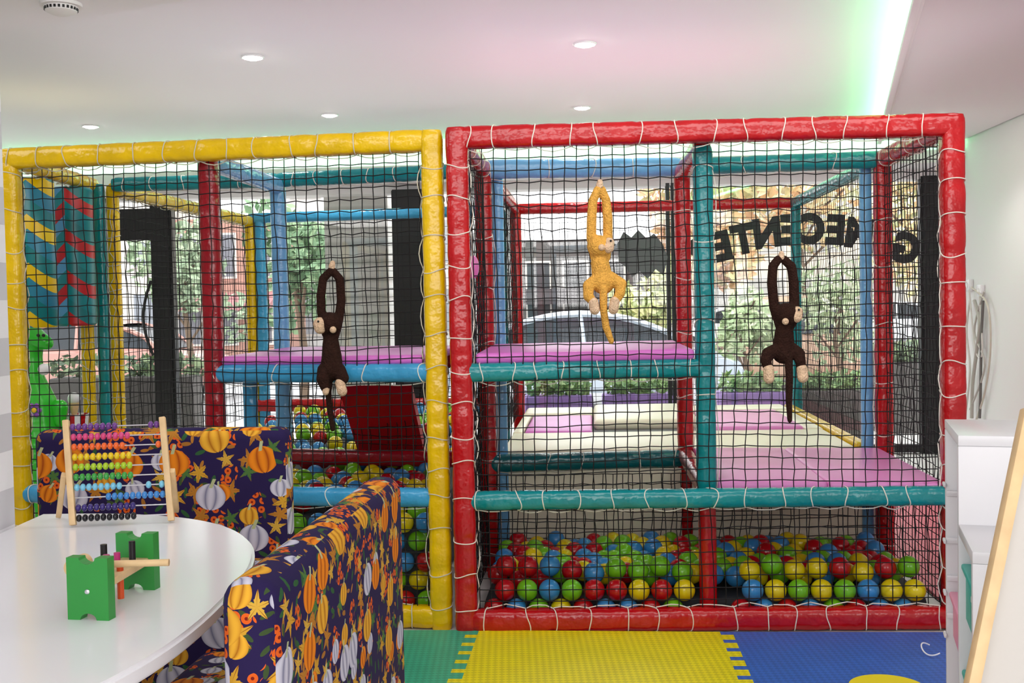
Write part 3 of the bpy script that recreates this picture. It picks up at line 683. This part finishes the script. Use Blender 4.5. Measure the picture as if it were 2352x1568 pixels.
for i in range(10):
    h=.228-.0232*i; a=ab+up*h; b=a+rv*AW
    bm=B(); cyl(bm,a,b,.0016,8); obj('rod',bm,chrome,AB)
    bmat=mat('bead_%d'%i,bcol[i],rough=.25); bw=.0132; nl=lay[i][0]; nr=10-nl
    xs=[.014+bw*k for k in range(nl)]+[AW-.014-bw*k*(1.0 if i!=6 else 2.2) for k in range(nr)]
    for x in xs:
        bm=B(); sph(bm,a+rv*x,.0084,12,8,sc=(.76,1,1),rot=Matrix.Rotation(aa,3,'Z')); obj('bead',bm,bmat,AB)
# hammer bench toy
hb=G(203,1424,ZTb); hg=mat('toy_bench_green','2E8F3C',rough=.4,var=.05)
hd=(G(312,1354,ZTb)-hb); hl=hd.length; hd.normalize(); hx=Vector((.985,-.17,0))
HB=thing('hammer_bench','green wooden hammer bench toy with coloured pegs on the white table','toy',hb)
def hplate(c,wd,ht,th):
    pts=[]; r=wd*.2
    pts+=[(-wd/2,0),(-r,0)]+[(-r*math.cos(math.pi*k/8),r*.75*math.sin(math.pi*k/8)) for k in range(1,8)]+[(r,0),(wd/2,0),(wd/2,ht),(r,ht)]
    pts+=[(r*math.cos(math.pi*k/8),ht-r*.75*math.sin(math.pi*k/8)) for k in range(1,8)]+[(-r,ht),(-wd/2,ht)]
    bm=B(); n=Vector((-hx.y,hx.x,0)); prism(bm,[c+hx*x+Vector((0,0,z)) for x,z in pts],n*th); return bm
obj('end_plate',hplate(hb,.07,.098,.02),hg,HB,False); obj('end_plate',hplate(hb+hd*hl,.07,.098,.02),hg,HB,False)
bm=B(); m_=hb+hd*(hl/2+.01)+Vector((0,0,.05)); beam(bm,m_-hd*(hl/2-.012),m_+hd*(hl/2-.004),.05,.012,hx); obj('plank',bm,wood,HB)
pc=['D8531E','C2367E','15151A','D8531E','C2367E','15151A']; 
for k in range(6):
    q=m_+hd*(-.06+.05*(k//2))+hx*(.014 if k%2 else -.014); dz=[-.01,.02,.025,-.012,.0,.02][k]
    bm=B(); cyl(bm,q+Vector((0,0,-.028+dz)),q+Vector((0,0,.024+dz)),.0055,12); obj('peg',bm,mat('peg_%d'%k,pc[k],rough=.4),HB)
bm=B(); sph(bm,hb+Vector((0,0,.045))-Vector((-hx.y,hx.x,0))*.001,.004,10,8,sc=(1,.4,1)); obj('screw',bm,chrome,HB)
mq=m_+Vector((0,0,.024)); ml=thing('toy_mallet','plain wooden toy mallet lying across the green hammer bench','mallet',mq)
bm=B(); a=mq+hx*.105-hd*.02; b=mq-hx*.04-hd*.05; cyl(bm,b,a,.0058,12); obj('handle',bm,wood,ml)
bm=B(); cyl(bm,b-hd*.022,b+hd*.022,.014,18); obj('head',bm,wood,ml)
# ---------------------------------------------------------------- storage unit at right
e1_=Vector((.294,.956,0)); e2_=Vector((.956,-.294,0)); O=Vector((.762,1.805,0)); angs=math.atan2(e1_.y,e1_.x); DW=.42
SU=thing('storage_unit','white stepped storage unit with sliding bins by the right edge','storage unit',O+e1_*.26+e2_*.2)
lam=mat('white_laminate_unit','E6E6E9',rough=.3)
def sbox(name,s0,s1,w0,w1,z0,z1,m=lam,par=None,bev=.002):
    c=O+e1_*(s0+s1)/2+e2_*(w0+w1)/2; bm=B(); box(bm,at(c,(z0+z1)/2),(s1-s0,w1-w0,z1-z0),rz=angs,bev=bev); return obj(name,bm,m,par)
sbox('side_panel',0,.02,0,DW,0,.753,par=SU); sbox('side_panel',.235,.255,0,DW,0,.92,par=SU); sbox('side_panel',.505,.525,0,DW,0,.92,par=SU)
sbox('top_panel',.235,.525,0,DW,.92,.94,par=SU); sbox('top_panel',0,.235,0,DW,.753,.773,par=SU)
sbox('bottom_panel',.02,.505,0.01,DW,.02,.04,par=SU); sbox('back_panel',.02,.235,DW-.012,DW,.04,.753,par=SU); sbox('back_panel',.255,.505,DW-.012,DW,.04,.92,par=SU)
for z in (.2,.36,.52,.6,.68,.78):
    if z<.74: sbox('runner',.02,.03,.0,DW-.03,z,z+.012,par=SU)
    sbox('runner',.495,.505,.0,DW-.03,z,z+.012,par=SU)
for z in (.25,.36,.48,.57,.68,.8): sbox('runner_stop',.49,.52,-.006,.0,z,z+.008,par=SU)
tq=mat('bin_teal','2BB5A5',rough=.4); pk=mat('bin_pink','F09AB8',rough=.4)
def sbin(lab,s0,s1,z0,z1,m):
    t=thing('storage_bin',lab,'storage bin',at(O+e1_*(s0+s1)/2+e2_*.2,z0))
    sbox('bin',s0+.012,s1-.012,.01,DW-.04,z0,z1-.012,m,t,.012); sbox('rim',s0+.002,s1-.002,.004,DW-.03,z1-.012,z1,m,t,.004)
sbin('upper teal plastic bin in the lower step of the storage unit',.03,.235,.59,.7,tq); sbin('lower teal plastic bin under another in the storage unit',.03,.235,.38,.5,tq); sbin('pink plastic bin in the tall column of the storage unit',.265,.495,.48,.58,pk)
# easel
a=P(2362,940,1.52); b=P(2218,1640,1.42); b0=a+(b-a)*(a.z/(a.z-b.z))
EA=thing('easel','wooden easel leg and white board edge at the far right','easel',b0)
bm=B(); beam(bm,a,b0,.016,.02,(1,0,0)); obj('leg',bm,wood,EA)
bm=B(); prism(bm,[P(2358,1010,1.515),P(2236,1620,1.435),P(2600,1640,1.43),P(2600,1000,1.52)],(0.0,.012,0)); obj('board',bm,mat('board_offwhite','C8C4BE',rough=.5),EA,False)
# cables and sockets on the right wall
def wallp(px,py,off=.012):
    d=ray(px,py); n=-U; t=((wr0-U*off)-CAM).dot(n)/d.dot(n); return CAM+d*t
for k,(px,py,lab) in enumerate([(2226,655,'left white wall socket above the hanging cables'),(2252,668,'right white wall socket beside the dark cable')]):
    p=wallp(px,py,.015); s=thing('wall_socket',lab,'socket',p)
    bm=B(); box(bm,p,(.03,.085,.085),rz=-ANG,bev=.006); obj('plate',bm,white,s); bm=B(); cyl(bm,p-U*.012,p-U*.018,.02,16); obj('insert',bm,whitem,s)
for lab,pts,c,r in [('white cable looping down the right wall nearest the red frame',[(2228,690),(2220,760),(2228,850),(2216,960)],'D6D3CD',.008),('thick grey cable hanging in the bundle on the right wall',[(2238,690),(2250,740),(2244,800),(2234,880),(2232,960)],'B8B4AC',.013),('dark grey cable hanging down the right wall',[(2258,690),(2254,780),(2252,900),(2250,960)],'6E6B68',.010),('thin beige cable drooping in a wide loop on the right wall',[(2232,660),(2268,700),(2275,800),(2262,900),(2240,970)],'CDC6B8',.007),('thin grey cable crossing the bundle on the right wall',[(2260,670),(2238,760),(2262,840),(2228,940)],'BDB8B1',.007),('thin white cable hanging in a short loop from the left socket',[(2226,665),(2240,800),(2256,810),(2250,680)],'DAD6D0',.006)]:
    P_=[wallp(x,y,.03) for x,y in pts]; path=[]
    for i in range(len(P_)-1):
        for k in range(6):
            t=k/6; p0=P_[max(i-1,0)];p1=P_[i];p2=P_[i+1];p3=P_[min(i+2,len(P_)-1)]
            path.append(.5*((2*p1)+(p2-p0)*t+(2*p0-5*p1+4*p2-p3)*t*t+(3*p1-p0-3*p2+p3)*t**3))
    path.append(P_[-1]); bm=B(); tube(bm,path,r,8); tag(obj('cable',bm,mat('cable_'+c,c,rough=.5)),lab,'cable')
c=G(2146,1490,.03); bm=B(); tube(bm,[at(c,.03)+Vector((-.04*math.cos(a/10),.045*math.sin(a/10),.01*math.sin(a/5))) for a in range(-16,17,2)],.0025,8); tag(obj('cable',bm,white),'white cable loop on the floor beside the storage unit','cable')
# ---------------------------------------------------------------- ceiling fittings
lamp=emis('lamp_glow','FFF6E8',60)
ZC=2.42
def spot(name,loc,col,power,ang_=120,aim=(0,0,-1),blend=.8,rad=.05):
    l=bpy.data.lights.new(name,'SPOT'); l.energy=power; l.color=col; l.spot_size=math.radians(ang_); l.spot_blend=blend; l.shadow_soft_size=rad
    o=bpy.data.objects.new(name,l); C.objects.link(o); o.location=loc; o.rotation_euler=Vector(aim).to_track_quat('-Z','Y').to_euler(); return o
for px,py,z,lab in [(580,130,ZC,'lit recessed downlight nearest the smoke detector'),(757,263,ZC,'lit recessed downlight above the middle of the yellow top rail'),(1343,100,ZC,'largest lit recessed downlight on the pink-tinted ceiling'),(1337,246,ZC,'lit recessed downlight straight above the tan plush monkey'),(208,289,ZC,'lit recessed downlight above the left end of the yellow rail'),(2160,268,2.3,'lit recessed downlight on the right soffit above the red corner')]:
    p=G(px,py,z); p.z=z; t=thing('ceiling_downlight',lab,'ceiling light',p)
    bm=B(); torus(bm,p-Vector((0,0,.002)),.05,.006); obj('ring',bm,white,t)
    bm=B(); sph(bm,p-Vector((0,0,.002)),.046,20,10,sc=(1,1,.35)); obj('lamp_disc',bm,lamp,t,True)
    spot('downlight',p-Vector((0,0,.03)),(1,.96,.9),20)
p=G(140,8,2.35); p.z=2.35; sd=thing('smoke_detector','white round smoke detector at the top left of the ceiling','smoke detector',p)
bm=B(); tube(bm,[p,p-Vector((0,0,.012)),p-Vector((0,0,.013)),p-Vector((0,0,.03)),p-Vector((0,0,.042))],.07,32,[.075,.075,.06,.056,.03]); obj('housing',bm,whitem,sd)
bm=B()
for k in range(24):
    a=k*math.pi/12; box(bm,p+Vector((.057*math.cos(a),.057*math.sin(a),-.022)),(.006,.008,.01),rz=a)
obj('vent_slot',bm,black,sd,False)
# ---------------------------------------------------------------- outside
pave=mat('pavement','C9C7C2',rough=.8,var=.1,vscale=2); asph=mat('asphalt','A6A6A8',rough=.9,var=.1,vscale=1)
bm=B(); prism(bm,[rline(-9,.15,-.1),rline(9,.15,-.1),rline(9,3.2,-.1),rline(-9,3.2,-.1)],(0,0,.08)); struct('ground_pavement',bm,pave)
bm=B(); box(bm,(0,32,-.42),(80,42,.1)); struct('ground_road',bm,asph)
leafm={}
def leaf(c):
    if c not in leafm:
        m=mat('leaf_'+c,c,rough=.6,var=.2,vscale=3); leafm[c]=m
    return leafm[c]
bark=mat('bark','6E5A48',rough=.9,bump=.5,bscale=20)
def foliage(name,clusters,cols,par,n,ls):
    bm=B()
    for c,r in clusters:
        for _ in range(n):
            d=Vector((random.gauss(0,1),random.gauss(0,1),random.gauss(0,1))).normalized()*random.uniform(.3,1)**.5
            p=Vector(c)+Vector((d.x*r[0],d.y*r[1],d.z*r[2])); u=Vector((random.gauss(0,1),random.gauss(0,1),random.gauss(0,1))).normalized(); v=u.orthogonal().normalized(); s=ls*random.uniform(.6,1.3)
            f=bm.faces.new([bm.verts.new(q) for q in (p-u*s,p+v*s*.5,p+u*s,p-v*s*.5)]); f.material_index=random.randrange(len(cols))
    return obj(name,bm,[leaf(c) for c in cols],par,False)
def tree(lab,px,Y,zg,zt,w_,cols,tr=.1,n=260,cr=.45,ls=None):
    b=at(P(px,700,Y),zg); t=thing('tree',lab,'tree',b); h=zt-zg
    bm=B(); tube(bm,[b,b+Vector((.05,0,h*.3)),b+Vector((-.04,0,h*.6)),b+Vector((0,0,h*.85))],tr,8,[tr,tr*.8,tr*.6,tr*.3])
    for k in range(5):
        a=random.uniform(0,6.28); q=b+Vector((0,0,h*(.4+.08*k))); tube(bm,[q,q+Vector((math.cos(a)*w_*.3,math.sin(a)*w_*.3,h*.15))],tr*.3,6)
    obj('trunk',bm,bark,t)
    cl=[(b+Vector((random.uniform(-.5,.5)*w_,random.uniform(-.4,.4)*w_,h*cr+random.uniform(.12,.9)*h*(1-cr))),(w_*.3,w_*.3,h*.16)) for _ in range(9)]
    foliage('foliage',cl,cols,t,n,ls or (.09 if Y<16 else .13))
tree('autumn tree with orange and yellow leaves behind the lettering',1840,23,-.4,5.2,3.4,['E6C692','D9A878','D8D09C','EADFB8','C9CC9A'],.09,190,.4,.17)
tree('yellow-leaved street tree right of the lettering',2120,28,-.4,5.8,3.6,['E2D2A0','D2CC94','DDB98E','C4CC9A'],.1,190,.3,.18)
tree('autumn tree beside the dark shopfront',1610,28,-.4,5.2,2.4,['DDB98E','CCC894','D2A482'],.1,170,.34,.18)
tree('small pale green street tree behind the tan monkey',1490,20,-.4,2.0,1.0,['D0D494','BECC90','DCD8A4'],.05,110,.45)
tree('leafy green tree between the pillar and blue post',690,14.5,-.4,2.6,1.2,['82A27C','70926C','9AB48A'],.07,150)
tree('green tree seen through the door glass',430,15.5,-.4,2.4,1.2,['A6B898','90A486','BCCAAA'],.06,100)
tree('round pale green tree behind the dark monkey at right',1925,12.3,-.4,1.5,.85,['BCC8A4','A4B890','CED6B4'],.04,85,.5,.07)
tree('round green tree behind the teal centre post',1710,13.0,-.4,1.5,.7,['B2C298','9CB284','C8D2AC'],.04,80,.5,.07)
# planters
dk=mat('planter_dark','4A4644',rough=.7); vio=mat('planter_violet','8A6AAC',rough=.6)
for pa,pb,m,lab in [(1205,1360,vio,'violet planter box with green plants outside the window, left'),(1385,1540,vio,'violet planter box with green plants outside, left of the window post'),(1650,1800,vio,'violet planter box outside between the teal centre post and the monkey'),(1830,1990,dk,'dark planter box outside behind the teal rear post')]:
    A=P(pa,900,9.35);Bq=P(pb,900,9.35); c=(A+Bq)/2; t=thing('planter',lab,'planter',at(c,-.02))
    L=Bq.x-A.x; bm=B(); box(bm,at(c,.2),(L,.3,.44),bev=.02); obj('box',bm,m,t)
    foliage('plants',[(at(c,.49)+Vector((L*(k-2)/5.6,0,0)),(L/9,.13,.1)) for k in range(5)],['86A868','A0BC7E','6E9460'],t,60,.045)
for pa,pb,lab in [(130,455,'dark hedge trough outside the door'),(2010,2110,'grey low wall outside at the right window')]:
    A=P(pa,880,9.9);Bq=P(pb,880,9.9); c=(A+Bq)/2; L=Bq.x-A.x; t=thing('planter',lab,'planter',at(c,-.02))
    bm=B(); box(bm,at(c,.3),(L,.35,.64),bev=.02); obj('box',bm,dk,t); foliage('plants',[(at(c,.7)+Vector((L*(k-2)/5,0,0)),(L/6,.16,.12)) for k in range(5)],['748A64','8EA276','586E54'],t,80,.05)
# cars
glassd=mat('car_glass','2A3036',rough=.35,spec=.25)
def car(lab,px,Y,zg,col,flip=1,sc=1,rz=-ANG):
    b=at(P(px,750,Y),zg); t=thing('car',lab,'car',b); M=Matrix.Translation(b)@Matrix.Rotation(rz,4,'Z')@Matrix.Diagonal((flip*sc,sc,sc,1))
    pm=mat('car_paint_'+col,col,rough=.25,spec=.5,coat=.3)
    def fin(name,bm,m): bmesh.ops.transform(bm,matrix=M,verts=bm.verts); return obj(name,bm,m,t)
    prof=[(-2.15,.3),(-2.2,.6),(-2.1,.85),(-1.5,.95),(1.0,.95),(1.9,.8),(2.18,.6),(2.15,.3)]
    bm=B(); prism(bm,[(x,-.86,z) for x,z in prof],(0,1.72,0)); bmesh.ops.recalc_face_normals(bm,faces=bm.faces[:]); bmesh.ops.bevel(bm,geom=bm.edges[:],offset=.06,segments=3,affect='EDGES'); fin('body',bm,pm)
    lo=[(-1.75+ (3.05)*k/12) for k in range(13)]
    def zt(x): u=(x+1.75)/3.05; return .95+.5*max(0,math.sin(math.pi*min(1,max(0,u))))**.62
    bm=B(); L_=[]
    for x in lo:
        z=zt(x); hwt=.8-.22*(z-.95)/.5
        L_.append((bm.verts.new((x,-.8,.93)),bm.verts.new((x,-hwt,z-.03)),bm.verts.new((x,hwt,z-.03)),bm.verts.new((x,.8,.93))))
    for i in range(12):
        for k in range(3): bm.faces.new((L_[i][k],L_[i+1][k],L_[i+1][k+1],L_[i][k+1]))
    fin('window',bm,glassd)
    bm=B(); V_=[]
    for x in lo:
        z=zt(x); hwt=.83-.22*(z-.95)/.5
        V_.append([bm.verts.new((x,s*hwt*a_,z+dz)) for s,a_,dz in ((-1,1,-.07),(-1,.9,.0),(-1,.4,.02),(1,.4,.02),(1,.9,0),(1,1,-.07))])
    for i in range(3,9):
        for k in range(5): bm.faces.new((V_[i][k],V_[i+1][k],V_[i+1][k+1],V_[i][k+1]))
    for s in (-1,1):
        tube(bm,[(x,s*(.81-.22*(zt(x)-.95)/.5),zt(x)-.03) for x in lo],.045,6); tube(bm,[(-.15,s*.81,.95),(-.2,s*.6,1.42)],.035,6)
    fin('roof',bm,pm)
    for x in (-1.35,1.35):
        for s in (-1,1):
            bm=B(); cyl(bm,(x,s*.66,.31),(x,s*.87,.31),.31,24); w_=fin('wheel',bm,black)
            bm=B(); cyl(bm,(x,s*.87,.31),(x,s*.885,.31),.19,20); bmesh.ops.transform(bm,matrix=M,verts=bm.verts); obj('hub_cap',bm,chrome,w_)
car('silver parked car outside below the tan monkey',1365,16.2,-.37,'B4BEC8',1,1.0)
car('white parked car outside behind the teal centre post',1690,31,-.37,'EDEDEE',-1)
car('brown parked car outside behind the right dark monkey',1800,19.2,-.37,'A9866C',1,1.12,math.radians(85))
car('pale grey parked car outside at the right window',2030,32.5,-.37,'D5D8DC',-1)
car('faded red parked car outside the door',240,19.5,-.37,'B58478',1)
# buildings
def building(lab,px0,px1,Y,zt,col,wcol,rows,cols_,awn=None):
    A=P(px0,700,Y);Bq=P(px1,700,Y); c=(A+Bq)/2; L=Bq.x-A.x; t=thing('building',lab,'building',at(c,-.4))
    bm=B(); box(bm,(c.x,Y+2,(zt-.4)/2),(L,4,zt+.4)); obj('wall',bm,mat('facade_'+col,col,rough=.85,var=.1,vscale=1),t,False)
    wm=mat('pane_'+wcol+col,wcol,rough=.15)
    fm=mat('frame_'+col,'D8D4CC',rough=.6)
    for i in range(rows):
        for j in range(cols_):
            x=A.x+L*(j+.5)/cols_; z=-.1+(zt)*(i+.5)/rows; w_=L/cols_*.6; h=zt/rows*.62
            bm=B(); box(bm,(x,Y-.02,z),(w_+.12,.08,h+.12)); f=obj('window',bm,fm,t,False); bm=B(); box(bm,(x,Y-.05,z),(w_,.06,h)); obj('pane',bm,wm,f,False)
    if awn:
        bm=B(); prism(bm,[(A.x,Y-.02,1.7),(A.x,Y-1.2,1.35),(A.x,Y-1.2,1.2),(A.x,Y-.02,1.5)],(L,0,0)); obj('awning',bm,mat('awning_'+awn,awn,rough=.8),t,False)
building('dark shopfront across the street behind the silver car',1195,1535,34,3.2,'605E5C','363A3E',1,4,'464244')
building('brick red building across the street left of the pillar',395,640,31,3.8,'B4897A','6C6C74',2,3,'B0787A')
building('pale apartment facade across the street at left',-60,380,33,6.8,'D4CEC4','8A9098',3,5)
building('sandy facade across the street behind the autumn trees',1560,2500,37,7.4,'DED1BE','B4B2AC',3,7)
building('grey facade behind the green tree and pillar',655,1180,37,7,'CCCDCB','9EA4AA',3,5)
# ---------------------------------------------------------------- light
W=bpy.data.worlds.new('world'); S.world=W; W.use_nodes=True; bg=W.node_tree.nodes['Background']; bg.inputs[0].default_value=(.97,.99,1,1); bg.inputs[1].default_value=3.2
area('room_fill',(.2,-1.1,1.75),4.5,(1,.985,.975),76,look=(0,4,1.15),sy=1.2)  # added frontal fill from behind the camera, no fixture modelled
area('room_fill',(.2,3.0,2.33),3.6,(1,.98,.96),26,look=(0,4.3,.9),sy=.5)  # unseen fill below the ceiling, added to brighten the frame fronts
area('room_fill',(-2.6,3.4,2.28),1.0,(1,.98,.96),12,rot=(0,0,0),sy=1.0)  # unseen downward fill added over the left side
area('ceiling_fill',(.0,5.5,1.95),4.0,(1,.92,.96),11,rot=(math.pi,0,0),sy=2.6)  # hidden uplight added above the frames to brighten the ceiling, not a cove
area('ceiling_fill',(.2,2.6,2.0),4.0,(1,.94,.97),9,rot=(math.pi,0,0),sy=1.6)  # second added uplight, out of view, for the nearer ceiling
q=G(1430,130,ZC); area('pink_party_light',(q.x,q.y,1.93),1.7,(1,.25,.5),1.7,rot=(math.pi,0,0),sy=.9)
q=G(150,250,ZC); spot('yellow_party_light',(q.x,q.y-.4,1.7),(1,.85,.35),4,130,(0,0,1),1,.2)
for o in bpy.data.objects:
    if '_w' in o: del o['_w']
